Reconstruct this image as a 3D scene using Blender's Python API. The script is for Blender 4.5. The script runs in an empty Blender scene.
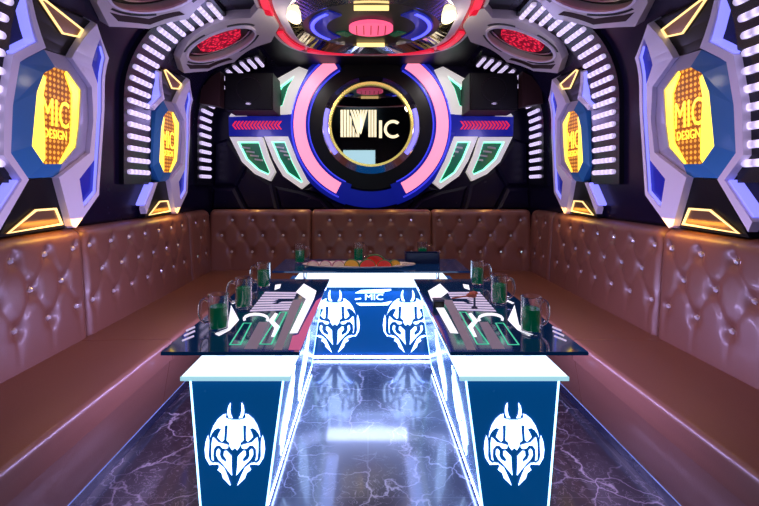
import bpy, bmesh, math, random
from mathutils import Vector, Matrix
random.seed(4)
PI = math.pi
sc = bpy.context.scene
COL = sc.collection

# ------------------------------------------------------------------ camera
F, VX, VY, HC = 430.0, 368.0, 187.0, 1.30          # focal length (px), vanishing point, eye height
CX = 0.025                                         # centre line of the room
cam = bpy.data.cameras.new('camera'); cam.sensor_width = 36; cam.lens = F/759*36
cam.shift_x = (379.5-VX)/759; cam.shift_y = -(253-VY)/759
cam.clip_start = 0.02
co = bpy.data.objects.new('camera', cam); COL.objects.link(co)
co.location = (0, 0, HC); co.rotation_euler = (PI/2, 0, 0)
sc.camera = co
sc.view_settings.view_transform = 'Standard'; sc.view_settings.look = 'None'
sc.view_settings.gamma = 1; sc.view_settings.use_curve_mapping = False
sc.view_settings.exposure = 0.0
w = bpy.data.worlds.new('world'); sc.world = w; w.use_nodes = True
w.node_tree.nodes['Background'].inputs[0].default_value = (0.02, 0.015, 0.04, 1)
w.node_tree.nodes['Background'].inputs[1].default_value = 0.5
sc.cycles.use_denoising = True
sc.cycles.max_bounces = 10; sc.cycles.transmission_bounces = 10; sc.cycles.transparent_max_bounces = 12
sc.cycles.caustics_reflective = False; sc.cycles.caustics_refractive = False
sc.cycles.sample_clamp_indirect = 6

# ------------------------------------------------------------------ materials
def mat(name, col, rough=0.5, metal=0.0, emit=None, es=0.0, coat=0.0, var=0.06, bump=0.0, bscale=60, spec=0.5):
    m = bpy.data.materials.new(name); m.use_nodes = True
    nt = m.node_tree; b = nt.nodes['Principled BSDF']
    b.inputs['Base Color'].default_value = (*col, 1); b.inputs['Roughness'].default_value = rough
    b.inputs['Metallic'].default_value = metal; b.inputs['Coat Weight'].default_value = coat
    b.inputs['Coat Roughness'].default_value = 0.08; b.inputs['Specular IOR Level'].default_value = spec
    if emit:
        b.inputs['Emission Color'].default_value = (*emit, 1); b.inputs['Emission Strength'].default_value = es
    tc = nt.nodes.new('ShaderNodeTexCoord'); n = nt.nodes.new('ShaderNodeTexNoise')
    n.inputs['Scale'].default_value = bscale if bump else 7
    n.inputs['Detail'].default_value = 4
    nt.links.new(tc.outputs['Object'], n.inputs['Vector'])
    if var:
        mr = nt.nodes.new('ShaderNodeMapRange'); mr.inputs[3].default_value = max(0.01, rough-var); mr.inputs[4].default_value = rough+var
        nt.links.new(n.outputs['Fac'], mr.inputs[0]); nt.links.new(mr.outputs[0], b.inputs['Roughness'])
    if bump:
        bp = nt.nodes.new('ShaderNodeBump'); bp.inputs['Strength'].default_value = bump; bp.inputs['Distance'].default_value = 0.004
        nt.links.new(n.outputs['Fac'], bp.inputs['Height']); nt.links.new(bp.outputs[0], b.inputs['Normal'])
    return m

def glow(name, col, s):
    return mat(name, tuple(min(1, c*0.8) for c in col), 0.4, emit=col, es=s, var=0)

M = {}
M['wall'] = mat('dark_wall_gloss', (0.006, 0.004, 0.018), 0.25, coat=0.0, spec=0.25)
M['ceil'] = mat('dark_ceiling', (0.004, 0.003, 0.009), 0.35, spec=0.2)
M['rib'] = mat('rib_backing', (0.006, 0.005, 0.011), 0.25)
M['trim'] = mat('pearl_white_paint', (0.82, 0.77, 0.92), 0.30, coat=0.3)
M['trim_warm'] = mat('pearl_grey_paint', (0.58, 0.53, 0.56), 0.32, coat=0.3)
M['bezel'] = mat('blue_lit_bezel', (0.03, 0.20, 0.50), 0.35, coat=0.2)
M['black'] = mat('black_lacquer', (0.006, 0.006, 0.008), 0.30, spec=0.3)
M['copper'] = mat('copper_panel', (0.30, 0.17, 0.09), 0.30, metal=0.6)
M['leather'] = mat('pearl_brown_leather', (0.21, 0.09, 0.08), 0.40, coat=0.15, bump=0.12, bscale=160)
M['piping'] = mat('leather_piping', (0.40, 0.22, 0.23), 0.32, coat=0.2)
M['plinth'] = mat('dark_plinth', (0.02, 0.025, 0.06), 0.25)
M['crystal'] = mat('crystal_button', (0.95, 0.92, 0.95), 0.12, metal=0.6, var=0.03)
M['blue_gloss'] = mat('deep_blue_gloss', (0.01, 0.02, 0.30), 0.25, emit=(0.0, 0.01, 0.5), es=0.25, coat=0.4)
M['blue_dark'] = mat('navy_insert', (0.008, 0.012, 0.13), 0.2, coat=0.5)
M['green'] = mat('green_insert', (0.003, 0.085, 0.048), 0.25, coat=0.4, emit=(0, .3, .15), es=0.12)
M['chrome'] = mat('chrome', (0.80, 0.78, 0.84), 0.10, metal=1.0, var=0.04)
M['mirror'] = mat('smoked_mirror', (0.30, 0.29, 0.30), 0.015, metal=1.0, var=0)
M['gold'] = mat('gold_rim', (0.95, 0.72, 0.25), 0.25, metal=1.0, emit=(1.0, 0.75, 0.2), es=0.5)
M['red_gloss'] = mat('red_lacquer', (0.42, 0.015, 0.03), 0.22, coat=0.5, emit=(0.8, 0.02, 0.05), es=0.10)
M['cabinet'] = mat('backlit_navy_acrylic', (0.005, 0.05, 0.17), 0.25, emit=(0.0, 0.10, 0.37), es=0.50, coat=0.1)
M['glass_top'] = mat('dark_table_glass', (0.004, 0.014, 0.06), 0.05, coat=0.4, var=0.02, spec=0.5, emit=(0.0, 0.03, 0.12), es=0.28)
M['glass_edge'] = mat('polished_glass_edge', (0.05, 0.10, 0.15), 0.1, var=0.02)
M['speaker'] = mat('black_speaker', (0.005, 0.005, 0.006), 0.55, bump=0.2, bscale=300, spec=0.2)
M['speaker_side'] = mat('brown_speaker_side', (0.030, 0.012, 0.012), 0.5, spec=0.2)
M['white_dish'] = mat('white_porcelain', (0.8, 0.8, 0.84), 0.15)
M['dark_blue_plastic'] = mat('dark_blue_plastic', (0.01, 0.03, 0.13), 0.3)
M['melon_red'] = mat('red_melon_flesh', (0.75, 0.05, 0.05), 0.35)
M['rind'] = mat('green_rind', (0.05, 0.22, 0.05), 0.4)
M['melon_yellow'] = mat('yellow_melon_flesh', (0.80, 0.55, 0.08), 0.35)
M['dragon'] = mat('purple_fruit_skin', (0.35, 0.06, 0.25), 0.4)
M['reddish'] = mat('reddish_brown', (0.5, 0.13, 0.10), 0.5)

M['e_white'] = glow('white_led', (0.92, 0.86, 1.0), 5.0)
M['e_table'] = glow('table_light_white', (0.62, 0.80, 1.0), 1.9)
M['e_lip'] = glow('cyan_shelf_lip', (0.42, 0.78, 0.92), 0.85)
M['e_base'] = glow('base_strip_blue_white', (0.30, 0.42, 1.0), 26.0)
M['e_cyan'] = glow('cyan_white_led', (0.36, 0.72, 1.0), 3.5)
M['e_emblem'] = glow('emblem_white_light', (0.40, 0.58, 1.0), 5.0)
M['e_graphic'] = glow('table_graphic_white', (0.86, 0.88, 1.0), 1.0)
M['e_stripe'] = glow('lavender_graphic_reflection', (0.58, 0.52, 0.80), 0.75)
M['e_greenline'] = glow('green_outline', (0.05, 0.6, 0.36), 0.8)
M['e_pinkband'] = glow('pink_band', (0.55, 0.10, 0.28), 0.6)
M['e_greyband'] = glow('grey_band', (0.20, 0.16, 0.24), 0.5)
M['e_blue'] = glow('blue_led', (0.09, 0.10, 1.0), 1.7)
M['e_violet'] = glow('violet_sheen', (0.30, 0.26, 1.0), 1.0)
M['e_deepblue'] = glow('deep_blue_led', (0.04, 0.05, 0.8), 0.9)
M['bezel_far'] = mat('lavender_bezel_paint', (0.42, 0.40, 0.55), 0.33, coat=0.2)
M['white_lit'] = mat('backlit_white_acrylic', (0.8, 0.79, 0.78), 0.3, coat=0.3, emit=(1.0, 0.95, 0.90), es=0.36)
M['e_pink'] = glow('pink_led', (1.0, 0.30, 0.47), 1.1)
M['e_yellow'] = glow('warm_yellow_led', (1.0, 0.70, 0.26), 1.5)
M['e_bluelight'] = glow('blue_violet_line', (0.24, 0.24, 1.0), 1.3)
M['e_letter'] = glow('gold_letters', (1.0, 0.72, 0.05), 1.5)
M['e_amber'] = glow('amber_edge_light', (1.0, 0.72, 0.06), 2.0)
M['e_red'] = glow('red_led', (0.85, 0.02, 0.06), 0.75)
M['e_pinkdisc'] = glow('pink_disc', (0.95, 0.11, 0.25), 1.05)
M['e_warm'] = glow('cream_gleam', (1.0, 0.86, 0.52), 1.5)
M['e_cream'] = glow('cream_letters', (1.0, 0.88, 0.58), 1.0)
M['e_green'] = glow('green_led', (0.25, 0.95, 0.65), 1.6)
M['e_tv'] = glow('tv_screen', (0.55, 0.90, 1.0), 2.6)
M['e_plinth'] = glow('plinth_led', (0.25, 0.36, 0.75), 0.35)

def leather_variation(m):
    nt = m.node_tree; b = nt.nodes['Principled BSDF']
    n = nt.nodes.new('ShaderNodeTexNoise'); n.inputs['Scale'].default_value = 2.5
    r = nt.nodes.new('ShaderNodeValToRGB')
    r.color_ramp.elements[0].color = (0.150, 0.058, 0.036, 1); r.color_ramp.elements[1].color = (0.190, 0.076, 0.050, 1)
    nt.links.new(n.outputs['Fac'], r.inputs[0]); nt.links.new(r.outputs[0], b.inputs['Base Color'])
leather_variation(M['leather'])

def nodes(m):
    nt = m.node_tree
    def N(t, **kw):
        n = nt.nodes.new(t)
        for k, v in kw.items(): setattr(n, k, v)
        return n
    return nt, N, nt.links.new

# light bars: a row of bright diodes along each bar
def bar_mat():
    m = mat('led_bar', (0.7, 0.66, 0.8), 0.35, var=0)
    nt, N, L = nodes(m); b = nt.nodes['Principled BSDF']
    tc = N('ShaderNodeTexCoord'); sx = N('ShaderNodeSeparateXYZ'); L(tc.outputs['Object'], sx.inputs[0])
    a = N('ShaderNodeMath', operation='MULTIPLY'); a.inputs[1].default_value = 2*PI/0.056; L(sx.outputs['Y'], a.inputs[0])
    c = N('ShaderNodeMath', operation='COSINE'); L(a.outputs[0], c.inputs[0])
    mr = N('ShaderNodeMapRange'); mr.inputs[1].default_value = -1; mr.inputs[2].default_value = 1
    mr.inputs[3].default_value = 0.38; mr.inputs[4].default_value = 1.10
    L(c.outputs[0], mr.inputs[0]); L(mr.outputs[0], b.inputs['Emission Strength'])
    b.inputs['Emission Color'].default_value = (0.78, 0.66, 1.0, 1)
    return m
M['bar'] = bar_mat()

# amber backlit window: rows of studs over amber glass
def amber_mat():
    m = mat('amber_stud_glass', (0.4, 0.15, 0.02), 0.45, var=0, spec=0.1)
    nt, N, L = nodes(m); b = nt.nodes['Principled BSDF']
    tc = N('ShaderNodeTexCoord'); sx = N('ShaderNodeSeparateXYZ'); L(tc.outputs['Object'], sx.inputs[0])
    outs = []
    for ax, sc_ in (('Y', 2*PI/0.030), ('Z', 2*PI/0.030)):
        a = N('ShaderNodeMath', operation='MULTIPLY'); a.inputs[1].default_value = sc_; L(sx.outputs[ax], a.inputs[0])
        c = N('ShaderNodeMath', operation='COSINE'); L(a.outputs[0], c.inputs[0]); outs.append(c)
    p = N('ShaderNodeMath', operation='ADD'); L(outs[0].outputs[0], p.inputs[0]); L(outs[1].outputs[0], p.inputs[1])
    n = N('ShaderNodeTexNoise'); n.inputs['Scale'].default_value = 9; L(tc.outputs['Object'], n.inputs['Vector'])
    r1 = N('ShaderNodeValToRGB'); L(p.outputs[0], r1.inputs[0])
    r1.color_ramp.elements[0].position = 0.15; r1.color_ramp.elements[0].color = (0.16, 0.035, 0.008, 1)
    r1.color_ramp.elements[1].position = 0.95; r1.color_ramp.elements[1].color = (0.95, 0.42, 0.06, 1)
    r2 = N('ShaderNodeValToRGB'); L(n.outputs['Fac'], r2.inputs[0])
    r2.color_ramp.elements[0].position = 0.40; r2.color_ramp.elements[0].color = (1, 1, 1, 1)
    r2.color_ramp.elements[1].position = 0.62; r2.color_ramp.elements[1].color = (1.5, 1.4, 0.9, 1)
    mx = N('ShaderNodeMix', data_type='RGBA', blend_type='MULTIPLY'); mx.inputs[0].default_value = 1
    L(r1.outputs[0], mx.inputs[6]); L(r2.outputs[0], mx.inputs[7])
    L(mx.outputs[2], b.inputs['Emission Color']); b.inputs['Emission Strength'].default_value = 0.9
    return m
M['amber'] = amber_mat()

def mesh_red():
    m = mat('red_mesh_grille', (0.2, 0.005, 0.01), 0.5, var=0, spec=0.1)
    nt, N, L = nodes(m); b = nt.nodes['Principled BSDF']
    tc = N('ShaderNodeTexCoord'); v = N('ShaderNodeTexVoronoi'); v.inputs['Scale'].default_value = 38
    L(tc.outputs['Object'], v.inputs['Vector'])
    r = N('ShaderNodeValToRGB'); L(v.outputs['Distance'], r.inputs[0])
    r.color_ramp.elements[0].position = 0.25; r.color_ramp.elements[0].color = (0.95, 0.02, 0.07, 1)
    r.color_ramp.elements[1].position = 0.6; r.color_ramp.elements[1].color = (0.12, 0.0, 0.01, 1)
    L(r.outputs[0], b.inputs['Emission Color']); b.inputs['Emission Strength'].default_value = 1.1
    return m
M['redmesh'] = mesh_red()

def marble():
    m = mat('black_marble', (0.012, 0.010, 0.02), 0.28, var=0, spec=1.0, coat=0.8)
    nt, N, L = nodes(m); b = nt.nodes['Principled BSDF']
    tc = N('ShaderNodeTexCoord')
    dist = N('ShaderNodeTexNoise'); dist.inputs['Scale'].default_value = 5; dist.inputs['Detail'].default_value = 5
    L(tc.outputs['Object'], dist.inputs['Vector'])
    mixv = N('ShaderNodeMix', data_type='VECTOR'); mixv.inputs[0].default_value = 0.22
    L(tc.outputs['Object'], mixv.inputs[4]); L(dist.outputs['Color'], mixv.inputs[5])
    vor = N('ShaderNodeTexVoronoi', feature='DISTANCE_TO_EDGE'); vor.inputs['Scale'].default_value = 5.2
    L(mixv.outputs[1], vor.inputs['Vector'])
    r = N('ShaderNodeValToRGB'); L(vor.outputs['Distance'], r.inputs[0])
    r.color_ramp.elements[0].position = 0.0; r.color_ramp.elements[0].color = (1, 1, 1, 1)
    r.color_ramp.elements[1].position = 0.024; r.color_ramp.elements[1].color = (0, 0, 0, 1)
    msk = N('ShaderNodeTexNoise'); msk.inputs['Scale'].default_value = 2.6; L(tc.outputs['Object'], msk.inputs['Vector'])
    r2 = N('ShaderNodeValToRGB'); L(msk.outputs['Fac'], r2.inputs[0])
    r2.color_ramp.elements[0].position = 0.36; r2.color_ramp.elements[1].position = 0.54
    fine = N('ShaderNodeTexNoise'); fine.inputs['Scale'].default_value = 16; fine.inputs['Detail'].default_value = 8
    fine.inputs['Distortion'].default_value = 1.2; L(tc.outputs['Object'], fine.inputs['Vector'])
    r3 = N('ShaderNodeValToRGB'); L(fine.outputs['Fac'], r3.inputs[0])
    e = r3.color_ramp.elements; e[0].position = 0.485; e[0].color = (0, 0, 0, 1); e[1].position = 0.5; e[1].color = (0.55, 0.55, 0.55, 1)
    ne = e.new(0.515); ne.color = (0, 0, 0, 1)
    m1 = N('ShaderNodeMath', operation='MULTIPLY'); L(r.outputs[0], m1.inputs[0]); L(r2.outputs[0], m1.inputs[1])
    m2 = N('ShaderNodeMath', operation='MULTIPLY'); L(r3.outputs[0], m2.inputs[0]); L(r2.outputs[0], m2.inputs[1])
    ad = N('ShaderNodeMath', operation='MAXIMUM'); L(m1.outputs[0], ad.inputs[0]); L(m2.outputs[0], ad.inputs[1])
    # tile joints every 0.6 m
    br = N('ShaderNodeTexBrick'); br.offset = 0; br.inputs['Scale'].default_value = 1.0
    br.inputs['Brick Width'].default_value = 0.6; br.inputs['Row Height'].default_value = 0.6; br.inputs['Mortar Size'].default_value = 0.003
    br.inputs['Color1'].default_value = (0, 0, 0, 1); br.inputs['Color2'].default_value = (0, 0, 0, 1); br.inputs['Mortar'].default_value = (0.12, 0.12, 0.12, 1)
    L(tc.outputs['Object'], br.inputs['Vector'])
    ad2 = N('ShaderNodeMath', operation='MAXIMUM'); L(ad.outputs[0], ad2.inputs[0]); L(br.outputs['Color'], ad2.inputs[1])
    cm = N('ShaderNodeMix', data_type='RGBA'); cm.inputs[6].default_value = (0.012, 0.010, 0.022, 1); cm.inputs[7].default_value = (0.52, 0.48, 0.56, 1)
    L(ad2.outputs[0], cm.inputs[0]); L(cm.outputs[2], b.inputs['Base Color'])
    return m
M['marble'] = marble()

def clear_glass(name, col):
    m = bpy.data.materials.new(name); m.use_nodes = True; b = m.node_tree.nodes['Principled BSDF']
    b.inputs['Base Color'].default_value = (*col, 1); b.inputs['Transmission Weight'].default_value = 1
    b.inputs['Roughness'].default_value = 0.07; b.inputs['IOR'].default_value = 1.45
    return m
M['glass'] = clear_glass('clear_glass', (0.96, 0.96, 1.0))
M['green_drink'] = mat('green_drink', (0.008, 0.27, 0.12), 0.12, emit=(0.0, 0.40, 0.18), es=0.10, var=0, coat=0.5)  # slight green glow put into the drink to brighten it

# ------------------------------------------------------------------ object helpers
def tag(o, label=None, cat=None, group=None, kind=None):
    if label: o['label'] = label
    if cat: o['category'] = cat
    if group: o['group'] = group
    if kind: o['kind'] = kind
    return o

def thing(name, label, cat, loc=(0, 0, 0), group=None, rotz=0):
    o = bpy.data.objects.new(name, None); COL.objects.link(o); o.empty_display_size = 0.05
    o.location = loc; o.rotation_euler = (0, 0, rotz)
    return tag(o, label, cat, group)

def obj(name, bm, m, parent=None, smooth=False, origin=None):
    """one mesh object; vertices are given in world space and stored relative to the thing's base"""
    if parent is not None:
        r = parent
        while r.parent: r = r.parent
        origin = Vector(r.location)
    origin = Vector(origin) if origin is not None else Vector((0, 0, 0))
    if origin.length: bmesh.ops.translate(bm, verts=bm.verts, vec=-origin)
    bmesh.ops.recalc_face_normals(bm, faces=bm.faces)
    me = bpy.data.meshes.new(name); bm.to_mesh(me); bm.free()
    for mm in (m if isinstance(m, (list, tuple)) else [m]): me.materials.append(mm)
    if smooth:
        me.polygons.foreach_set('use_smooth', [True]*len(me.polygons))
        if smooth != 'all':
            try: me.set_sharp_from_angle(angle=math.radians(40))
            except Exception: pass
    o = bpy.data.objects.new(name, me); COL.objects.link(o)
    if parent is not None: o.parent = parent
    else: o.location = origin
    return o

def copy_tree(o, parent=None):
    c = o.copy(); COL.objects.link(c)
    if parent is not None: c.parent = parent
    for ch in list(o.children): copy_tree(ch, c)
    return c

def box(bm, x0, x1, y0, y1, z0, z1, bev=0.0, seg=2):
    vs = [bm.verts.new(p) for p in ((x0,y0,z0),(x1,y0,z0),(x1,y1,z0),(x0,y1,z0),(x0,y0,z1),(x1,y0,z1),(x1,y1,z1),(x0,y1,z1))]
    fs = [bm.faces.new([vs[i] for i in q]) for q in ((0,3,2,1),(4,5,6,7),(0,1,5,4),(1,2,6,5),(2,3,7,6),(3,0,4,7))]
    if bev:
        es = list({e for f in fs for e in f.edges})
        bmesh.ops.bevel(bm, geom=es, offset=bev, segments=seg, affect='EDGES', profile=0.5)
    return bm

def newbox(*a, **k):
    bm = bmesh.new(); return box(bm, *a, **k)

def area(p):
    return 0.5*sum(p[i][0]*p[(i+1) % len(p)][1]-p[(i+1) % len(p)][0]*p[i][1] for i in range(len(p)))

def offset_poly(p, d):
    """move every edge of polygon p inwards by d (negative: outwards)"""
    if area(p) < 0: p = p[::-1]
    n = len(p); out = []
    for i in range(n):
        a, b, c = p[i-1], p[i], p[(i+1) % n]
        def nrm(u, v):
            dx, dy = v[0]-u[0], v[1]-u[1]; l = math.hypot(dx, dy) or 1e-9
            return (-dy/l, dx/l)
        n1, n2 = nrm(a, b), nrm(b, c)
        k = 1+n1[0]*n2[0]+n1[1]*n2[1]; k = max(k, 0.35)
        out.append((b[0]+d*(n1[0]+n2[0])/k, b[1]+d*(n1[1]+n2[1])/k))
    return out

def ring_of(p, wd):
    return [p, offset_poly(p, wd)]

def stroke(pts, wd):
    """open polyline -> polygon of width wd"""
    n = len(pts); Lf, Rt = [], []
    for i in range(n):
        a = pts[max(i-1, 0)]; b = pts[min(i+1, n-1)]
        dx, dy = b[0]-a[0], b[1]-a[1]; l = math.hypot(dx, dy) or 1e-9
        nx, ny = -dy/l*wd/2, dx/l*wd/2
        Lf.append((pts[i][0]+nx, pts[i][1]+ny)); Rt.append((pts[i][0]-nx, pts[i][1]-ny))
    return Lf+Rt[::-1]

def slab(bm, loops, d0, d1, fn, cuts=(), top_inset=0):
    """fill 2-D loops (first outer, others holes), extrude d0..d1 and map through fn(a, b, d)"""
    if loops and not isinstance(loops[0][0], (tuple, list)): loops = [loops]
    t = bmesh.new(); es = []
    for lp in loops:
        vs = [t.verts.new((p[0], p[1], d0)) for p in lp]
        for i in range(len(vs)): es.append(t.edges.new((vs[i], vs[(i+1) % len(vs)])))
    bmesh.ops.triangle_fill(t, use_beauty=True, use_dissolve=False, edges=es)
    r = bmesh.ops.extrude_face_region(t, geom=list(t.faces))
    for v in r['geom']:
        if isinstance(v, bmesh.types.BMVert): v.co.z = d1
    for c in cuts:
        bmesh.ops.bisect_plane(t, geom=list(t.verts)+list(t.edges)+list(t.faces), plane_co=(0, c, 0), plane_no=(0, 1, 0))
    idx = {}
    for v in t.verts: idx[v] = bm.verts.new(fn(v.co.x, v.co.y, v.co.z))
    for f in t.faces:
        try: bm.faces.new([idx[v] for v in f.verts])
        except ValueError: pass
    t.free(); return bm

def slabs(polys, d0, d1, fn, cuts=()):
    bm = bmesh.new()
    for p in polys: slab(bm, p, d0, d1, fn, cuts)
    return bm

def frustum(bm, lo, d0, li, d1, fn):
    """bevelled ring between outer loop lo (depth d0) and inner loop li (depth d1), same point count"""
    n = len(lo)
    a = [bm.verts.new(fn(p[0], p[1], d0)) for p in lo]; b = [bm.verts.new(fn(p[0], p[1], d1)) for p in li]
    a2 = [bm.verts.new(fn(p[0], p[1], 0.0)) for p in lo]; b2 = [bm.verts.new(fn(p[0], p[1], 0.0)) for p in li]
    for i in range(n):
        j = (i+1) % n
        for q in ((a[i], a[j], b[j], b[i]), (a2[j], a2[i], a[i], a[j])[::1], (b[i], b[j], b2[j], b2[i]), (a2[i], a2[j], b2[j], b2[i])):
            try: bm.faces.new(q)
            except ValueError: pass
    return bm

def tube(bm, pts, r, seg=8, closed=False):
    pts = [Vector(p) for p in pts]; n = len(pts); rings = []
    up = None
    for i in range(n):
        if closed: d = pts[(i+1) % n]-pts[i-1]
        else: d = pts[min(i+1, n-1)]-pts[max(i-1, 0)]
        d.normalize()
        if up is None: up = d.orthogonal().normalized()
        up = (up-d*up.dot(d)).normalized(); s = d.cross(up)
        rings.append([bm.verts.new(pts[i]+r*(math.cos(2*PI*k/seg)*up+math.sin(2*PI*k/seg)*s)) for k in range(seg)])
    for i in range(n if closed else n-1):
        A, B = rings[i], rings[(i+1) % n]
        for k in range(seg): bm.faces.new((A[k], A[(k+1) % seg], B[(k+1) % seg], B[k]))
    if not closed:
        bm.faces.new(rings[0][::-1]); bm.faces.new(rings[-1])
    return bm

def lathe(bm, prof, ctr, seg=28):
    rings = []
    for r, z in prof:
        if r < 1e-6: rings.append([bm.verts.new((ctr[0], ctr[1], ctr[2]+z))])
        else: rings.append([bm.verts.new((ctr[0]+r*math.cos(2*PI*k/seg), ctr[1]+r*math.sin(2*PI*k/seg), ctr[2]+z)) for k in range(seg)])
    for A, B in zip(rings, rings[1:]):
        for k in range(seg):
            j = (k+1) % seg
            if len(A) == 1 and len(B) == 1: continue
            if len(A) == 1: bm.faces.new((A[0], B[j], B[k]))
            elif len(B) == 1: bm.faces.new((A[k], A[j], B[0]))
            else: bm.faces.new((A[k], A[j], B[j], B[k]))
    return bm

def ell(cx, cy, rx, ry, n=40, a0=0, a1=2*PI, e=2.0, full=True):
    out = []
    for k in range(n if full else n+1):
        a = a0+(a1-a0)*k/n
        c, s = math.cos(a), math.sin(a)
        out.append((cx+rx*math.copysign(abs(c)**(2/e), c), cy+ry*math.copysign(abs(s)**(2/e), s)))
    return out

def text_bm(s, size, fn, d, depth=0.004, align='CENTER', squeeze=1.0):
    cu = bpy.data.curves.new('lettering', 'FONT'); cu.body = s; cu.size = size; cu.align_x = align; cu.align_y = 'CENTER'
    cu.extrude = depth/2; cu.resolution_u = 3
    o = bpy.data.objects.new('lettering', cu); COL.objects.link(o)
    dg = bpy.context.evaluated_depsgraph_get()
    me = bpy.data.meshes.new_from_object(o.evaluated_get(dg))
    bm = bmesh.new(); bm.from_mesh(me)
    bpy.data.objects.remove(o); bpy.data.curves.remove(cu); bpy.data.meshes.remove(me)
    for v in bm.verts: v.co = fn(v.co.x*squeeze, v.co.y, d+depth/2+v.co.z)
    return bm

# ------------------------------------------------------------------ room shell: walls that arch over into the ceiling
WL, AC, AH, AR = 1.78, 1.05, 1.937, 0.73            # half width, arch centre (x, z), arch radius
CEIL = AH+AR; YB, YF = 4.86, -1.20
T0 = AH                                             # t equals height up to the spring line, then arc length (on the wall face)
def prof(t, d):
    if t <= T0: return WL-d, t
    if t > T0+AR*PI/2: return AC-(t-T0-AR*PI/2), AH+AR-d      # on along the flat ceiling
    a = (t-T0)/AR; return AC+(AR-d)*math.cos(a), AH+(AR-d)*math.sin(a)
def sidefn(side):
    def fn(s, t, d):
        L, h = prof(t, d); return Vector((CX+side*L, s, h))
    return fn
ARC_CUTS = [T0+AR*math.radians(6*k) for k in range(0, 16)]
def on_wall(x, y, d=0.06):
    """point of the left wall seen in the photograph at (x, y): (depth along wall, t)"""
    lo, hi = 0.3, T0+AR*PI/2+0.95
    tgt = (VY-y)/(VX-x)
    for _ in range(50):
        m_ = (lo+hi)/2; L, h = prof(m_, d)
        if (h-HC)/(L-CX) < tgt: lo = m_
        else: hi = m_
    L, h = prof(lo, d)
    return (F*(L-CX)/(VX-x), lo)
def W(pts, d=0.06): return [on_wall(x, y, d) for x, y in pts]

tend = T0+AR*PI/2
for side, nm in ((-1, 'wall_left'), (1, 'wall_right')):
    bm = bmesh.new(); slab(bm, [(YF, 0), (YB+0.06, 0), (YB+0.06, tend), (YF, tend)], -0.06, 0, sidefn(side), ARC_CUTS)
    tag(obj(nm, bm, M['wall'], smooth=True), kind='structure')
tag(obj('ceiling', newbox(CX-AC, CX+AC, YF, YB+0.06, CEIL, CEIL+0.06), M['ceil']), kind='structure')
tag(obj('floor', newbox(CX-WL-0.06, CX+WL+0.06, YF-0.06, YB+0.06, -0.06, 0), M['marble']), kind='structure')
def endwall(y0, y1):
    outl = [(-WL, 0), (WL, 0), (WL, AH)]+[(AC+AR*math.cos(math.radians(9*k)), AH+AR*math.sin(math.radians(9*k))) for k in range(1, 11)]
    outl += [(-x, z) for x, z in outl[::-1][:-2]]
    bm = bmesh.new(); slab(bm, outl, y0, y1, lambda x, z, d: Vector((CX+x, d, z))); return bm
tag(obj('wall_back', endwall(YB, YB+0.06), M['wall']), kind='structure')
tag(obj('wall_front', endwall(YF-0.06, YF), M['wall']), kind='structure')

# ------------------------------------------------------------------ light bars on the arched ribs
ORD = ['lowest', 'second', 'third', 'fourth', 'fifth', 'sixth', 'seventh', 'eighth', 'ninth', 'tenth', 'eleventh', 'twelfth',
       'thirteenth', 'fourteenth', 'fifteenth', 'sixteenth', 'seventeenth', 'eighteenth', 'nineteenth']
RIB_D = 0.035
PERIOD = 1.305
ribs = [(1.72, 2.03, 'row nearest the viewer'), (3.06, 3.38, 'row between the gold windows'), (4.37, 4.70, 'farthest row by the corner')]
barbm = bmesh.new()
hl, hw = 0.150, 0.0175
outline = [(-hl+hw+hw*math.cos(a), hw*math.sin(a)) for a in [PI/2+PI*k/6 for k in range(7)]]+[(hl-hw+hw*math.cos(a), hw*math.sin(a)) for a in [-PI/2+PI*k/6 for k in range(7)]]
slab(barbm, outline, 0, 0.014, lambda a, b, d: Vector((d, a, b)))
slab(barbm, offset_poly(outline, 0.006), 0.014, 0.020, lambda a, b, d: Vector((d, a, b)))
proto = obj('light_bar', barbm, M['bar'])
first = True
for side, word in ((-1, 'left'), (1, 'right')):
    for ri, (s0, s1, where) in enumerate(ribs):
        tb0 = 1.32; tb1 = T0+AR*math.radians(84)
        bm = bmesh.new(); slab(bm, [(s0-0.03, tb0), (s1+0.03, tb0), (s1+0.03, tb1), (s0-0.03, tb1)], 0, RIB_D, sidefn(side), ARC_CUTS)
        tag(obj('trim_%d' % (ri+1 if side < 0 else ri+4), bm, M['rib'], smooth=True), kind='structure')
        n = (12, 19, 19)[ri]
        for k in range(n):
            t = 1.41+0.086*k
            L, h = prof(t, RIB_D); ang = 0 if t <= T0 else (t-T0)/AR
            o = proto if first else proto.copy()
            if not first: COL.objects.link(o)
            first = False
            o.location = (CX+side*L, (s0+s1)/2, h)
            o.rotation_euler = (0, ang if side > 0 else -ang, PI if side > 0 else 0)
            if side > 0: o.rotation_euler = (Matrix.Rotation(-ang, 3, 'Y') @ Matrix.Rotation(PI, 3, 'Z')).to_euler()
            else: o.rotation_euler = Matrix.Rotation(ang, 3, 'Y').to_euler()
            pos = 'lowest white light bar' if k == 0 else ORD[k]+' white light bar from the bottom'
            tag(o, '%s, %s wall, %s' % (pos, word, where), 'light bar', 'light bars on the %s wall, %s' % (word, where))

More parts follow.
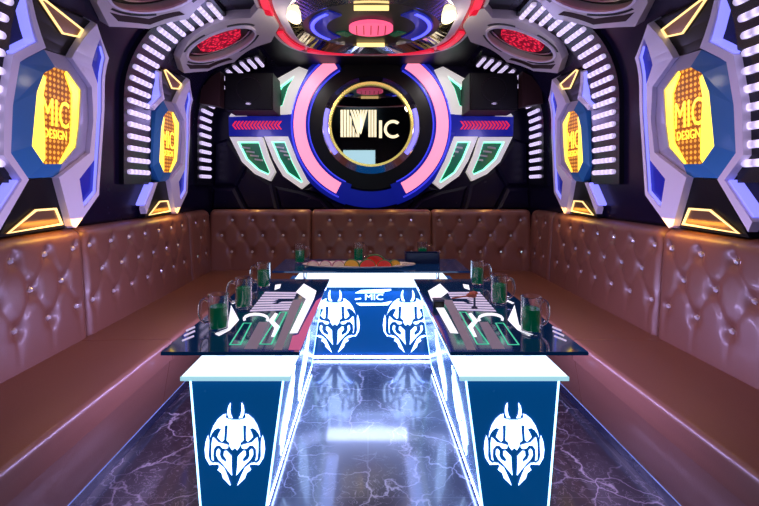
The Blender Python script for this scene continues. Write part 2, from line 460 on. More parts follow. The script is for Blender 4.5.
# ------------------------------------------------------------------ gold window panels on the side walls
GL = W([(45,73),(56,67),(69,71.5),(82,90),(80,125),(77,147),(63,164),(45,164),(33,146),(38,92)], .09)
BZ = W([(21,63),(47,50),(72,58),(92,87),(93.5,120),(90,153),(60,177),(30,178.5),(12,153),(15,105)], .07)
TN_o = [(29,0),(39,42),(14,55),(6,105),(5,155),(23,180),(-4,222)]
TN_i = [(33,0),(47,48),(21,62),(14,105),(12,153),(30,179.5),(0,232)]
TF = [(97,24),(109,58),(104.5,110),(99,195),(76,229),(72,226),(59,177.5),(90,153),(93.5,120),(92,87),(72,58)]
SLOT = [(100.5,38),(105.5,58),(101.8,110),(96.6,192),(84,208),(79.5,179),(94.3,160),(97.6,110),(97.8,84),(91.8,65)]
LOWP = [(30,179.5),(59,177.5),(72,227),(0,240)]
TOPP = [(33,-3),(96,24),(72,58),(47,49)]
LLED = [(5,234),(34,209),(55,207.5),(62,225)]
ULED = [(83,29),(77.5,37.5),(61,34),(37,-2),(43,-3)]
FAR_LED = [(100.6,41),(104.3,58),(100.6,110),(95.6,191),(84.4,205)]
NEAR_LED = [(26,0),(36,41),(12,53),(2,105),(1,156),(18,181),(-6,217)]

def window_panel(side, label, slim=False):
    dy = PERIOD if slim else 0.0
    f0 = sidefn(side)
    root = thing('gold_window_panel', label, 'wall light', (CX+side*WL, 2.4+dy, 1.066), 'gold windows on the side walls')
    fn = lambda s_, t_, d: f0(s_+dy, max(t_, 1.066), d)
    C = ARC_CUTS
    obj('base_panel', slabs([W(LOWP), W(TOPP)], 0, 0.05, fn, C), M['black'], root)
    bz = [(x+(.055 if (slim and i in (0, 7, 8, 9)) else 0), y) for i, (x, y) in enumerate(BZ)]
    # lavender bezel; blue LED light is painted into the colour of its near half
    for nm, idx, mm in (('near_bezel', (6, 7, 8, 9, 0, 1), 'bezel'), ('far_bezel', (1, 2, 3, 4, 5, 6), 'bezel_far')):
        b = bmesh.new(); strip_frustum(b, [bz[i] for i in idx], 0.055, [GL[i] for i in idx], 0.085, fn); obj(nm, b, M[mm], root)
    g = obj('glass', slabs([GL], 0, 0.07, fn), M['amber'], root)
    cs = sum(p[0] for p in GL)/len(GL); ct = sum(p[1] for p in GL)/len(GL)
    def ins(p, f): return (p[0]+(cs-p[0])*f, p[1]+(ct-p[1])*f*.55)
    near = [GL[i] for i in (7, 8, 9, 0)]; far = [GL[i] for i in (2, 3, 4, 5, 6)]
    obj('edge_light', slabs([near+[ins(GL[0], .22), ins(GL[9], .34), ins(GL[8], .52), ins(GL[7], .16)]], 0.07, 0.078, fn), M['e_amber'], g)
    obj('edge_light', slabs([far+[ins(GL[6], .08), ins(GL[5], .24), ins(GL[4], .30), ins(GL[3], .36), ins(GL[2], .12)]], 0.07, 0.078, fn), M['e_amber'], g)
    def tf(x, y, d): return fn(cs+(x if side < 0 else -x), ct+y, d)
    obj('lettering', text_bm('MIC', 0.17, lambda x, y, d: tf(x-.005, y*1.25-.005, d), 0.071, 0.003, squeeze=.72), M['e_letter'], g)
    obj('small_lettering', text_bm('DESIGN', 0.07, lambda x, y, d: tf(x-.005, y-0.115, d), 0.071, 0.003, squeeze=.72), M['e_letter'], g)
    # trims
    No, Ni = W(TN_o, .08), W(TN_i, .08)
    if slim: near_polys = [No[:3]+Ni[:3][::-1], No[5:]+Ni[5:][::-1]]
    else: near_polys = [No+Ni[::-1]]
    for p in near_polys: obj('near_trim', slabs([p], 0.03, 0.075, fn, C), M['trim'], root)
    for p in (NEAR_LED[:3], NEAR_LED[5:]): obj('near_light', slabs([stroke(W(p, .06), 0.018)], 0, 0.06, fn, C), M['e_bluelight'], root)
    b = bmesh.new(); slab(b, [W(TF, .09), W(SLOT, .09)], 0, 0.09, fn, C); ft = obj('far_trim', b, M['trim'], root)
    obj('insert', slabs([offset_poly(W(SLOT, .09), -.004)], 0, 0.065, fn, C), M['blue_gloss'], ft)
    obj('far_light', slabs([stroke(W(FAR_LED, .08), 0.012)], 0.065, 0.082, fn, C), M['e_bluelight'], ft)
    # yellow outlined plates
    lp = obj('lower_plate', slabs([W(LLED, .055)], 0.05, 0.058, fn, C), M['copper'], root)
    b = bmesh.new(); slab(b, ring_of(offset_poly(W(LLED, .055), .002), 0.010), 0.05, 0.066, fn, C); obj('outline_light', b, M['e_yellow'], lp)
    up = obj('upper_plate', slabs([W(ULED, .055)], 0.05, 0.058, fn, C), M['copper'], root)
    b = bmesh.new(); slab(b, ring_of(offset_poly(W(ULED, .055), .002), 0.010), 0.05, 0.066, fn, C); obj('outline_light', b, M['e_yellow'], up)
    return root
def strip_frustum(bm, lo, d0, li, d1, fn):
    n = len(lo)
    R = [[bm.verts.new(fn(p[0], p[1], d)) for p in L_] for L_, d in ((lo, 0.0), (lo, d0), (li, d1), (li, 0.0))]
    for q in range(4):
        A, B = R[q], R[(q+1) % 4]
        for i in range(n-1): bm.faces.new((A[i], A[i+1], B[i+1], B[i]))
    for i in (0, n-1): bm.faces.new([R[q][i] for q in range(4)])
    return bm
def shrink(p, a, b):
    cx = sum(q[0] for q in p)/len(p); cy = sum(q[1] for q in p)/len(p)
    return [(cx+(q[0]-cx)*a, cy+(q[1]-cy)*b) for q in p]
def offset_poly_match(o, i): return i

for side, word in ((-1, 'left'), (1, 'right')):
    window_panel(side, 'glowing gold octagonal window in a white trimmed frame, nearer one on the %s wall' % word)
    window_panel(side, 'glowing gold octagonal window, smaller farther one on the %s wall near the corner' % word, True)

# ------------------------------------------------------------------ red medallions on the arch
MED = [(178,58),(182.5,72),(206,70),(233,61),(270,40.5),(278,25),(268,8),(257,6),(249,16),(231,17),(205,26),(186,40)]
def medallion(side, label):
    f0 = sidefn(side); fn = lambda s_, t_, d: f0(s_+.04, t_, d)
    mw = W(MED, .07); c = on_wall(219.5, 43, .07)
    root = thing('arch_medallion', label, 'ceiling light', (CX+side*(AC+AR*0.7), c[0], AH+AR*0.7), 'red medallions on the arches')
    def PE(f, g, n=36, a0=0, a1=2*PI, full=True):
        ca, sa = math.cos(-0.36), math.sin(-0.36)
        return W([(219.5+u*ca-v*sa, 42+u*sa+v*ca) for u, v in ell(0, 0, 36*f, 12.2*g, n, a0, a1, full=full)], .07)
    hole = PE(1, 1)
    b = bmesh.new(); slab(b, [mw, hole], 0, 0.07, fn, ARC_CUTS); fr = obj('frame', b, M['trim_warm'], root)
    inn = offset_poly(mw, 0.045)
    b = bmesh.new(); slab(b, [PE(1.05, 1.10), hole], 0.07, 0.085, fn, ARC_CUTS); obj('collar', b, M['trim'], root)
    obj('dish', slabs([hole], 0, 0.02, fn, ARC_CUTS), M['black'], root)
    b = bmesh.new(); slab(b, [PE(.86, .84, 32), PE(.80, .76, 32)], 0.02, 0.035, fn, ARC_CUTS); obj('inner_ring', b, M['chrome'], root)
    obj('red_grille', slabs([PE(.60, .68, 30)], 0.02, 0.045, fn, ARC_CUTS), M['redmesh'], root)
    # dark slots cut in the frame rim
    obj('frame_insert', slabs([W([(184,62.5),(190,63.5),(207,63.5),(228,56.5),(231,58),(207,67),(188,67.5)], .07)], 0.07, 0.074, fn, ARC_CUTS), M['speaker_side'], fr)
    for a0, a1 in ((0.35, 1.2), (1.9, 2.8), (3.5, 4.4), (5.0, 5.9)):
        o_ = PE(1.15, 1.28, 8, a0, a1, False); i_ = PE(1.10, 1.17, 8, a0, a1, False)
        obj('frame_insert', slabs([o_+i_[::-1]], 0.07, 0.074, fn, ARC_CUTS), M['black'], fr)
    return root
for side, word in ((-1, 'left'), (1, 'right')):
    r = medallion(side, 'oval grey framed medallion with red grille above the far %s gold window' % word)
    c = copy_tree(r); c.location.y -= 0.30*on_wall(181, 66, .07)[0]
    c['label'] = 'pale medallion frame cut off at the top above the near %s gold window' % word

# ------------------------------------------------------------------ ceiling centre light
def ceiling_light():
    cy = 3.61
    root = thing('ceiling_light', 'large rounded ceiling light with red rim, blue arcs and pink centre', 'ceiling light', (CX, cy, CEIL))
    fn = lambda x, y, d: Vector((CX+x, y, CEIL-d))
    c2 = 3.41; o1 = ell(0, c2, .815, .86, 72, e=3.6); o2 = ell(0, c2, .72, .775, 72, e=3.4); o3 = ell(0, c2+.04, .64, .68, 72, e=3.0); o4 = ell(0, cy, .57, .49, 72, e=2.0)
    b = bmesh.new(); slab(b, [o1, o2], 0, 0.05, fn); obj('red_rim', b, M['red_gloss'], root)
    b = bmesh.new(); frustum(b, o2, .055, o3, .09, fn); obj('cream_ring', b, M['trim'], root)
    b = bmesh.new(); slab(b, [ell(0, c2, .84, .88, 72, e=3.6), o1], 0, 0.06, fn); obj('outer_trim', b, M['trim_warm'], root)
    b = bmesh.new(); frustum(b, o3, .09, o4, .03, fn); obj('chrome_ring', b, M['chrome'], root)
    obj('dome', slabs([o4], 0, 0.02, fn), M['black'], root)
    arcs = []
    for a0, a1 in ((-0.9, 0.75), (PI-0.75, PI+0.9)):
        arcs.append(ell(0, cy, .52, .44, 20, a0, a1, full=False)+ell(0, cy, .37, .33, 20, a0, a1, full=False)[::-1])
    bl = obj('blue_arc', slabs(arcs[:1], .02, .035, fn), M['blue_gloss'], root)
    bl2 = obj('blue_arc', slabs(arcs[1:], .02, .035, fn), M['blue_gloss'], root)
    for o_, (a0, a1) in ((bl, (-0.8, 0.7)), (bl2, (PI-0.7, PI+0.8))):
        obj('blue_light', slabs([ell(0, cy, .505, .43, 16, a0, a1, full=False)+ell(0, cy, .475, .405, 16, a0, a1, full=False)[::-1]], .035, .042, fn), M['e_blue'], o_)
    gr = [ell(0, cy, .34, .29, 10, a0, a1, full=False)+ell(0, cy, .25, .21, 10, a0, a1, full=False)[::-1] for a0, a1 in ((0.45, 0.9), (PI-.9, PI-.45))]
    for p in gr: obj('green_insert', slabs([p], .02, .03, fn), M['green'], root)
    pk = obj('pink_disc', slabs([ell(0, cy, .185, .155, 36)], .02, .05, fn), M['e_pinkdisc'], root)
    lines = [stroke([(x, cy-0.1), (x, cy+0.1)], .008) for x in (-.12, -.06, 0, .06, .12)]
    obj('line_pattern', slabs(lines, .05, .054, fn), M['red_gloss'], pk)
    for y in (3.20, 4.03): obj('light_tube', slabs([[(-.13, y-.013), (.13, y-.013), (.13, y+.013), (-.13, y+.013)]], .02, .05, fn), M['e_yellow'], root)
    for sx in (-1, 1):
        obj('ring_gleam', slabs([ell(sx*.58, 3.22, .05, .13, 20)], .06, .10, fn), M['e_warm'], root)  # gleam of the lit cream ring, painted as a glowing oval
    # red slots between rim segments
    for a0, a1 in ((.1, .75), (PI-.75, PI-.1), (-.7, -.05), (PI+.05, PI+.7), (.9, 1.50), (1.64, 2.24)):
        p = ell(0, c2, .795, .84, 10, a0, a1, e=3.6, full=False)+ell(0, c2, .745, .80, 10, a0, a1, e=3.5, full=False)[::-1]
        obj('red_light', slabs([p], .05, .07, fn), M['e_red'], root)
ceiling_light()

# ------------------------------------------------------------------ back wall
KB = YB/F
def P(x, y, d=0.0):
    k = (YB-d)/F; return ((x-VX)*k, HC+(VY-y)*k)
def PP(pts, d=0.0): return [P(x, y, d) for x, y in pts]
def mir(p): return [(2*BX-x, z) for x, z in p][::-1]
bfn = lambda x, z, d: Vector((x, YB-d, z))
BX, BZc = P(371, 125.5)
def ring_sign():
    root = thing('ring_mirror_sign', 'big round ring with pink light arcs and mirrored MIC sign on back wall', 'wall sign', (BX, YB, BZc))
    r = lambda px: px*KB
    def arc(r0, r1, a0, a1, n=28): return ell(BX, BZc, r1, r1, n, a0, a1, full=False)+ell(BX, BZc, r0, r0, n, a0, a1, full=False)[::-1]
    D = math.radians
    b = bmesh.new(); slab(b, [ell(BX, BZc, r(64), r(64), 64), ell(BX, BZc, r(46), r(46), 48)], 0, .05, bfn); obj('black_ring', b, M['black'], root)
    for s in (1, -1):
        def A(r0, r1, a0, a1): return arc(r(r0), r(r1), D(a0), D(a1)) if s > 0 else mir(arc(r(r0), r(r1), D(a0), D(a1)))
        g = obj('blue_ring', slabs([A(62, 83, -72, 62)], 0, .07, bfn), M['blue_gloss'], root)
        obj('pink_light', slabs([A(64.5, 76, -63, 59)], .07, .10, bfn), M['e_pink'], g)
        obj('blue_light', slabs([A(77.5, 79, -66, 60)], .07, .08, bfn), M['e_deepblue'], g)
        obj('blue_light', slabs([A(61.0, 62.2, -66, 60)], .05, .075, bfn), M['e_deepblue'], g)
    obj('lower_bridge', slabs([arc(r(66), r(82), D(-108), D(-72))], 0, .06, bfn), M['blue_gloss'], root)
    b = bmesh.new(); frustum(b, ell(BX, BZc, r(48.5), r(48.5), 56), .06, ell(BX, BZc, r(41), r(41), 56), .10, bfn); ch = obj('chrome_ring', b, M['chrome'], root, smooth=True)
    for a0, a1 in ((-40, 20), (160, 220), (40, 75), (105, 140)):
        obj('sheen_arc', slabs([arc(r(43.5), r(47), D(a0), D(a1), 12)], .085, .105, bfn), M['e_violet'] if a0 in (-40, 160) else M['blue_dark'], ch)  # violet highlights on the chrome painted as glowing arcs, upper pair navy
    b = bmesh.new(); slab(b, [ell(BX, BZc, r(41.5), r(41.5), 56), ell(BX, BZc, r(39.3), r(39.3), 56)], 0, .115, bfn); obj('gold_rim', b, M['gold'], root)
    mi = obj('mirror', slabs([ell(BX, BZc, r(40), r(40), 56)], 0, .06, bfn), M['mirror'], root)
    # striped M, then I C
    def Q(x, y): return P(x, y, .06)
    st = []
    for k in range(3): st.append([(340.6+3.1*k, 110), (342.9+3.1*k, 110), (342.9+3.1*k, 137), (340.6+3.1*k, 137)])
    for k in range(3): st.append([(368.4+2.9*k, 110), (370.6+2.9*k, 110), (370.6+2.9*k, 137), (368.4+2.9*k, 137)])
    for k in range(3): st.append([(349.9+3.1*k, 110), (352.0+3.1*k, 110), (360.5+1.6*k-1, 130-4*k), (360.2+1.6*k-1, 137-4.4*k), (359.0+1.6*k-1, 137-4.4*k)])
    for k in range(3): st.append([(367.6-2.9*k, 110), (365.6-2.9*k, 110), (360.2, 128-5*k), (360.2, 134-5*k), (361.2, 134-5*k)])
    for k in range(3): st.append([(349.6, 110+8*k+5), (351.6, 113+8*k+5), (351.6, 137), (349.6, 137)] if k == 0 else [(349.6+2.9*k, 118+7*k), (351.7+2.9*k, 122+7*k), (351.7+2.9*k, 137), (349.6+2.9*k, 137)])
    obj('letter', slabs([[Q(*p) for p in s] for s in st], .06, .07, bfn), M['e_cream'], mi)
    obj('letter', slabs([[Q(379, 120.5), Q(382, 120.5), Q(382, 138), Q(379, 138)]], .06, .07, bfn), M['e_cream'], mi)
    cc = Q(393, 129.2); k_ = r(1)
    obj('letter', slabs([ell(cc[0], cc[1], 9*k_, 9*k_, 24, D(48), D(312), full=False)+ell(cc[0], cc[1], 6.2*k_, 6.2*k_, 24, D(48), D(312), full=False)[::-1]], .06, .07, bfn), M['e_cream'], mi)
ring_sign()

UP = [(229,116.5),(234,109.5),(269,110.5),(272,99),(274.5,80),(299,66.5),(308,70),(299,88),(294,105),(292,114)]
UPH = [(294.5,75.5),(288,88),(282.5,106),(271.8,106.5),(276.5,93),(281,85)]
F1 = [(229.5,137),(262,137),(268,156),(275,172),(270,181),(255,174),(242,162)]
F2 = [(264,136.5),(288,136.5),(297,160),(309,183),(301.5,189),(283,176),(274,161)]
F1H, F2H = offset_poly(F1, 4.6), offset_poly(F2, 4.8)
def wing(mirror, word):
    m_ = mir if mirror else (lambda p: p)
    root = thing('winged_wall_panel', 'white winged panel with green inserts and red arrow bar, %s of the round mirror' % word, 'wall light', (P(260 if not mirror else 482, 125)[0], YB, P(0, 125)[1]), 'winged panels on the back wall')
    bar = obj('arrow_bar', slabs([m_(PP([(228.5,115.5),(292,113.5),(290.5,137.5),(229,136)], .05))], 0, .05, bfn), M['blue_gloss'], root)
    ch = []
    for k in range(14):
        x = 234+k*3.45
        ch.append(m_(PP([(x-1.9,125.2),(x+1.3,121),(x+3.1,121),(x-0.1,125.2),(x+3.1,129.4),(x+1.3,129.4)], .055)))
    obj('arrow_light', slabs(ch, .05, .058, bfn), M['e_red'], bar)
    for outl, hole in ((UP, UPH), (F1, F1H), (F2, F2H)):
        o_ = m_(PP(outl, .08)); h_ = m_(PP(hole, .08))
        b = bmesh.new(); slab(b, [o_, h_], 0, .08, bfn); f = obj('feather', b, M['white_lit'], root)
        obj('green_insert', slabs([offset_poly(h_, -.003)], 0, .02, bfn), M['green'], f)
        b = bmesh.new(); slab(b, ring_of(offset_poly(h_, .003), .009), .02, .05, bfn); obj('green_light', b, M['e_green'], f)
        if outl is not UP:
            xs = [p[0] for p in h_]; zs = [p[1] for p in h_]
            bars = []
            x0, x1, zt = min(xs), max(xs), max(zs)
            for k in range(4):
                z = zt-.05-.045*k
                xa = x0+(x1-x0)*(0.12+0.13*k) if not mirror else x0+(x1-x0)*(0.50-0.13*k)
                bars.append([(xa, z), (xa+.09, z-.012), (xa+.09, z-.03), (xa, z-.018)])
            obj('rung', slabs(bars, .02, .05, bfn), M['trim_warm'], f)
wing(False, 'left'); wing(True, 'right')

# dark faceted skirting panels under the signs
fac = [[(215,143),(228,139),(247,166),(236,186),(214,186)], [(236,186),(247,168),(272,184),(278,210),(248,210)], [(214,188),(235,188),(246,210),(212,210)],
       [(275,186),(300,191),(322,199),(330,210),(281,210)], [(304,190),(314,186),(330,199),(345,204),(345,210),(334,210),(324,197)]]
n = 7
for mirror in (False, True):
    m_ = mir if mirror else (lambda p: p)
    b = bmesh.new()
    for p in fac:
        q = m_(PP(p)); q2 = offset_poly(q, .03)
        if area(q) < 0: q = q[::-1]
        frustum(b, q, .02, q2, .045, bfn); slab(b, q2, 0, .045, bfn)
    tag(obj('trim_%d' % n, b, M['wall']), kind='structure'); n += 1

# wall speakers in the upper corners
def speaker(mirror, word):
    m_ = mir if mirror else (lambda p: p)
    yf = 4.42
    def Z(pts): 
        k = yf/F; return m_([((x-VX)*k, HC+(VY-y)*k) for x, y in pts])
    q = Z([(225,73),(273,73),(273,110),(225,110)])
    root = thing('wall_speaker', 'black box speaker mounted high in the %s back corner' % word, 'speaker', (sum(p[0] for p in q)/4, YB, q[0][1]-.2))
    sf = lambda x, z, d: Vector((x, yf+d, z))
    obj('cabinet', slabs([q], 0.0, YB-yf, sf), M['speaker'], root)
    obj('grille', slabs([offset_poly(q, .012)], -.025, 0, sf), M['speaker'], root)
    obj('side_panel', slabs([Z([(205,106),(206.5,92),(216,80),(225,75),(225,109)])], -.14, -.02, sf), M['speaker_side'], root)
    c = (sum(p[0] for p in q)/4, sum(p[1] for p in q)/4)
    obj('badge', slabs([ell(c[0], c[1]-.13, .03, .012, 16)], -.029, -.025, sf), M['chrome'], root)
    b = bmesh.new(); slab(b, [ell(c[0]-.0, c[1]+.02, .13, .13, 32), ell(c[0], c[1]+.02, .118, .118, 32)], -.030, -.025, sf); obj('woofer_ring', b, M['black'], root)
speaker(False, 'left'); speaker(True, 'right')

# ------------------------------------------------------------------ sofas
HS, HB = 0.43, 1.04
SE, SJ, ST = 1.14, 1.68, 1.735                      # seat edge, seat/back junction, top of back (half widths)
ROWS = (0.95, 0.79, 0.62)
def back_profile(v):
    """v in metres along the profile -> (outward offset, height, normal)"""
    hgt = 0.52
    if v < hgt:
        f = v/hgt; return 0.035*f, HS-0.02+f*(HB-0.045-HS+0.02), (-1, 0.06)
    a = min(1.0, (v-hgt)/0.085)*PI/2; r = 0.055
    return 0.035+r*(1-math.cos(a)), HB-0.045+r*math.sin(a)*0.82, (-math.cos(a), math.sin(a))
VMAX = 0.52+0.085
def row_v(h): return (h-HS+0.02)/(HB-0.045-HS+0.02)*0.52
def back_panel(u0, u1, place, phase=0.0, sp=0.215):
    """tufted cushion between u0 and u1; place(u, out, h) -> world point"""
    du = 0.0125; nu = max(8, int((u1-u0)/du)); nv = 44
    btn = []
    for i, h in enumerate(ROWS):
        off = phase+(sp/2 if i == 1 else 0)
        k0 = math.ceil((u0-off+0.055)/sp)
        k = k0
        while off+k*sp < u1-0.055:
            btn.append((off+k*sp, row_v(h), i)); k += 1
    creases = []
    for a in btn:
        for b_ in btn:
            if b_[2] == a[2]+1 and abs(b_[0]-a[0]) < sp*0.6: creases.append((a, b_))
    for a in btn:
        if a[2] == 2: creases.append((a, (a[0], 0.0, 3)))
        if a[2] == 0: creases.append((a, (a[0], a[1]+0.09, -1)))
    bm = bmesh.new(); gridv = []
    for j in range(nv+1):
        v = VMAX*j/nv; row = []
        o_, h_, nn = back_profile(v)
        for i in range(nu+1):
            u = u0+(u1-u0)*i/nu
            e = min(u-u0, u1-u)
            d = 0.022*min(1, e/0.035)**0.5 if e < 0.035 else 0.022
            for b_ in btn:
                r2 = (u-b_[0])**2+(v-b_[1])**2
                if r2 < 0.02: d -= 0.024*math.exp(-r2/0.0011)
            mx = 0
            for a, b_ in creases:
                if min(a[0], b_[0])-.05 < u < max(a[0], b_[0])+.05:
                    ax, ay = a[0], a[1]; bx, by = b_[0], b_[1]
                    L2 = (bx-ax)**2+(by-ay)**2; t = max(0, min(1, ((u-ax)*(bx-ax)+(v-ay)*(by-ay))/L2))
                    r2 = (u-ax-t*(bx-ax))**2+(v-ay-t*(by-ay))**2
                    fade = (1-t) if b_[2] in (3, -1) else 1
                    mx = max(mx, 0.005*fade*math.exp(-r2/0.00022))
            d -= mx
            row.append(bm.verts.new(place(u, o_+nn[0]*d, h_+nn[1]*d)))
        gridv.append(row)
    for j in range(nv):
        for i in range(nu):
            bm.faces.new((gridv[j][i], gridv[j][i+1], gridv[j+1][i+1], gridv[j+1][i]))
    # closed back and ends so the cushion has thickness
    bk = [[bm.verts.new(place(u0+(u1-u0)*i/nu, 0.088, h)) for i in range(nu+1)] for h in (HB-.002, HS-.02)]
    T = gridv[-1]; Bt = gridv[0]
    for i in range(nu):
        bm.faces.new((T[i], T[i+1], bk[0][i+1], bk[0][i])); bm.faces.new((bk[0][i], bk[0][i+1], bk[1][i+1], bk[1][i])); bm.faces.new((bk[1][i], bk[1][i+1], Bt[i+1], Bt[i]))
    for i in (0, nu):
        bm.faces.new([gridv[j][i] for j in range(nv+1)]+[bk[0][i], bk[1][i]])
    return bm, btn
def add_back(root, u0, u1, place, phase=0.0, name='backrest'):
    bm, btn = back_panel(u0, u1, place, phase)
    bp = obj(name, bm, M['leather'], root, smooth='all')
    for u, v, i in btn:
        o_, h_, nn = back_profile(v)
        p = place(u, o_+0.000, h_)
        b = bmesh.new()
        bmesh.ops.create_icosphere(b, subdivisions=1, radius=0.016, matrix=Matrix.Translation(p))
        obj('crystal_button', b, M['crystal'], bp)
    return bp
def rounded_section(pts, r, seg=5):
    """round selected corners of a polygon: pts (a, b, rounded?)"""
    out = []; n = len(pts)
    for i in range(n):
        p = pts[i]
        if not p[2]: out.append((p[0], p[1])); continue
        a = pts[i-1]; c = pts[(i+1) % n]
        def to(q):
            l = math.hypot(q[0]-p[0], q[1]-p[1]); return (p[0]+(q[0]-p[0])/l*r, p[1]+(q[1]-p[1])/l*r)
        s, e = to(a), to(c)
        for k in range(seg+1):
            t = k/seg; out.append(((1-t)**2*s[0]+2*t*(1-t)*p[0]+t*t*e[0], (1-t)**2*s[1]+2*t*(1-t)*p[1]+t*t*e[1]))
    return out
def extrude_u(sec, u0, u1, place, eps=0.004):
    bm = bmesh.new()
    rings = []
    for u, ins in ((u0, eps), (u0+eps, 0), (u1-eps, 0), (u1, eps)):
        s = offset_poly(sec, ins) if ins else (sec if area(sec) > 0 else sec[::-1])
        rings.append([bm.verts.new(place(u, a, h)) for a, h in s])
    n = len(rings[0])
    for A, B in zip(rings, rings[1:]):
        for i in range(n): bm.faces.new((A[i], A[(i+1) % n], B[(i+1) % n], B[i]))
    bm.faces.new(rings[0][::-1]); bm.faces.new(rings[-1]); return bm
# sections in (offset from the seat/back junction, height); negative offset = into the room
DEP = SJ-SE
SEAT = rounded_section([(0.06, HS-.11, False), (-DEP, HS-.11, False), (-DEP, HS+0.004, True), (0.06, HS-.006, False)], 0.028)
SEAT = [(a, h) for a, h in SEAT]
FASC = [(-DEP+.012, HS-.11), (-DEP+.055, 0.06), (-DEP+.085, 0.06), (-DEP+.085, HS-.11)]
BASE = [(-DEP+.085, 0.0), (0.09, 0.0), (0.09, HS-.11), (-DEP+.085, HS-.11)]
PLIN = [(-DEP+.06, 0.0), (-DEP+.085, 0.0), (-DEP+.085, 0.06), (-DEP+.06, 0.06)]
def sofa(label, place, seat_secs, back_secs, fr, loc):
    root = thing('tufted_sofa', label, 'sofa', loc, 'tufted sofas along the three walls')
    u0, u1 = fr
    obj('base', extrude_u(BASE, u0, u1, place, .001), M['black'], root)
    obj('plinth', extrude_u(PLIN, u0, u1, place, .001), M['plinth'], root)
    obj('plinth_light', extrude_u([(-DEP+.056, .052), (-DEP+.06, .052), (-DEP+.06, .058), (-DEP+.056, .058)], u0, u1, place, .0005), M['e_plinth'], root)
    for a, b in seat_secs:
        obj('seat', extrude_u(SEAT, a, b, place), M['leather'], root, smooth=True)
        obj('front_panel', extrude_u(FASC, a+.001, b-.001, place, .002), M['leather'], root, smooth=True)
    for a, b, ph in back_secs: add_back(root, a, b, place, ph)
    return root
YJ = 4.50
for side, word in ((-1, 'left'), (1, 'right')):
    pl = (lambda s: (lambda u, a, h: Vector((CX+s*(SJ+a), u, h))))(side)
    sofa('long brown tufted leather sofa with crystal buttons running along the %s wall' % word, pl,
         [(0.6, 2.45), (2.45, YJ)], [(0.6, 2.52, 0.09), (2.525, 4.03, 0.02), (4.035, YJ+0.05, 0.11)], (0.6, YJ), (CX+side*SE, 2.5, 0))
plb = lambda u, a, h: Vector((CX+u, YJ+a*1.0, h))
sofa('brown tufted leather sofa along the back wall behind the fruit platter', plb,
     [(-SE+.004, SE-.004)], [(-1.69, -.625, 0.05), (-.62, .64, 0.0), (.645, 1.69, 0.08)], (-SE+.09, SE-.09), (CX, YJ, 0))

# ------------------------------------------------------------------ tables
EMB = dict(
 horn=[(28,35),(38,52),(42,75),(41,98),(34,115),(15,118),(25,98),(29,72),(27,50)],
 bridge=[(28,126),(50,114),(68,138),(62,160),(30,154)],
 wing=[(46,92),(66,98),(92,122),(112,155),(124,190),(127,222),(118,202),(104,182),(88,171),(74,176),(84,196),(92,218),(80,232),(66,246),(55,236),(53,200),(53,160),(43,142),(50,120)],
 cheek=[(31,262),(60,253),(84,247),(102,226),(114,216),(120,250),(121,300),(118,340),(104,350),(108,320),(106,285),(92,266),(76,265),(64,280),(48,284),(34,279)],
 outer=[(138,206),(150,240),(155,285),(150,330),(128,370),(100,360),(82,367),(79,380),(88,396),(66,414),(58,442),(16,484),(28,442),(40,412),(52,384),(84,357),(112,358),(126,345),(132,320),(130,270),(130,235)],
 jaw=[(14,322),(30,304),(42,291),(56,294),(58,318),(42,340),(46,352),(66,338),(75,316),(72,293),(84,279),(94,290),(96,316),(84,340),(60,366),(40,392),(10,430),(13,380)])
HEAD = [(-34,122),(-22,128),(22,128),(34,122),(41,142),(38,160),(40,200),(42,236),(28,248),(26,268),(13,288),(0,276),(-13,288),(-26,268),(-28,248),(-42,236),(-40,200),(-38,160),(-41,142)]
def emblem_polys(scale, gap=2.5):
    out = [[(x*scale, (250-y)*scale) for x, y in HEAD]]
    for k, p in EMB.items():
        for s in (1, -1): out.append([(s*x*scale, (250-y)*scale) for x, y in offset_poly(p, 0.6 if k == 'horn' else gap)])
    return out
HT, HSL = 0.68, 0.59
GX0, GX1, GY0, GY1 = 0.284, 0.805, 1.616, 2.90
CT0, CT1, CB0, CB1 = 0.345, 0.700, 0.425, 0.680
def tabletop(x, y): # point of the table surface seen in the photograph at (x, y)
    Zd = (HC-HT)*F/(y-VY); return ((x-VX)*Zd/F, Zd)
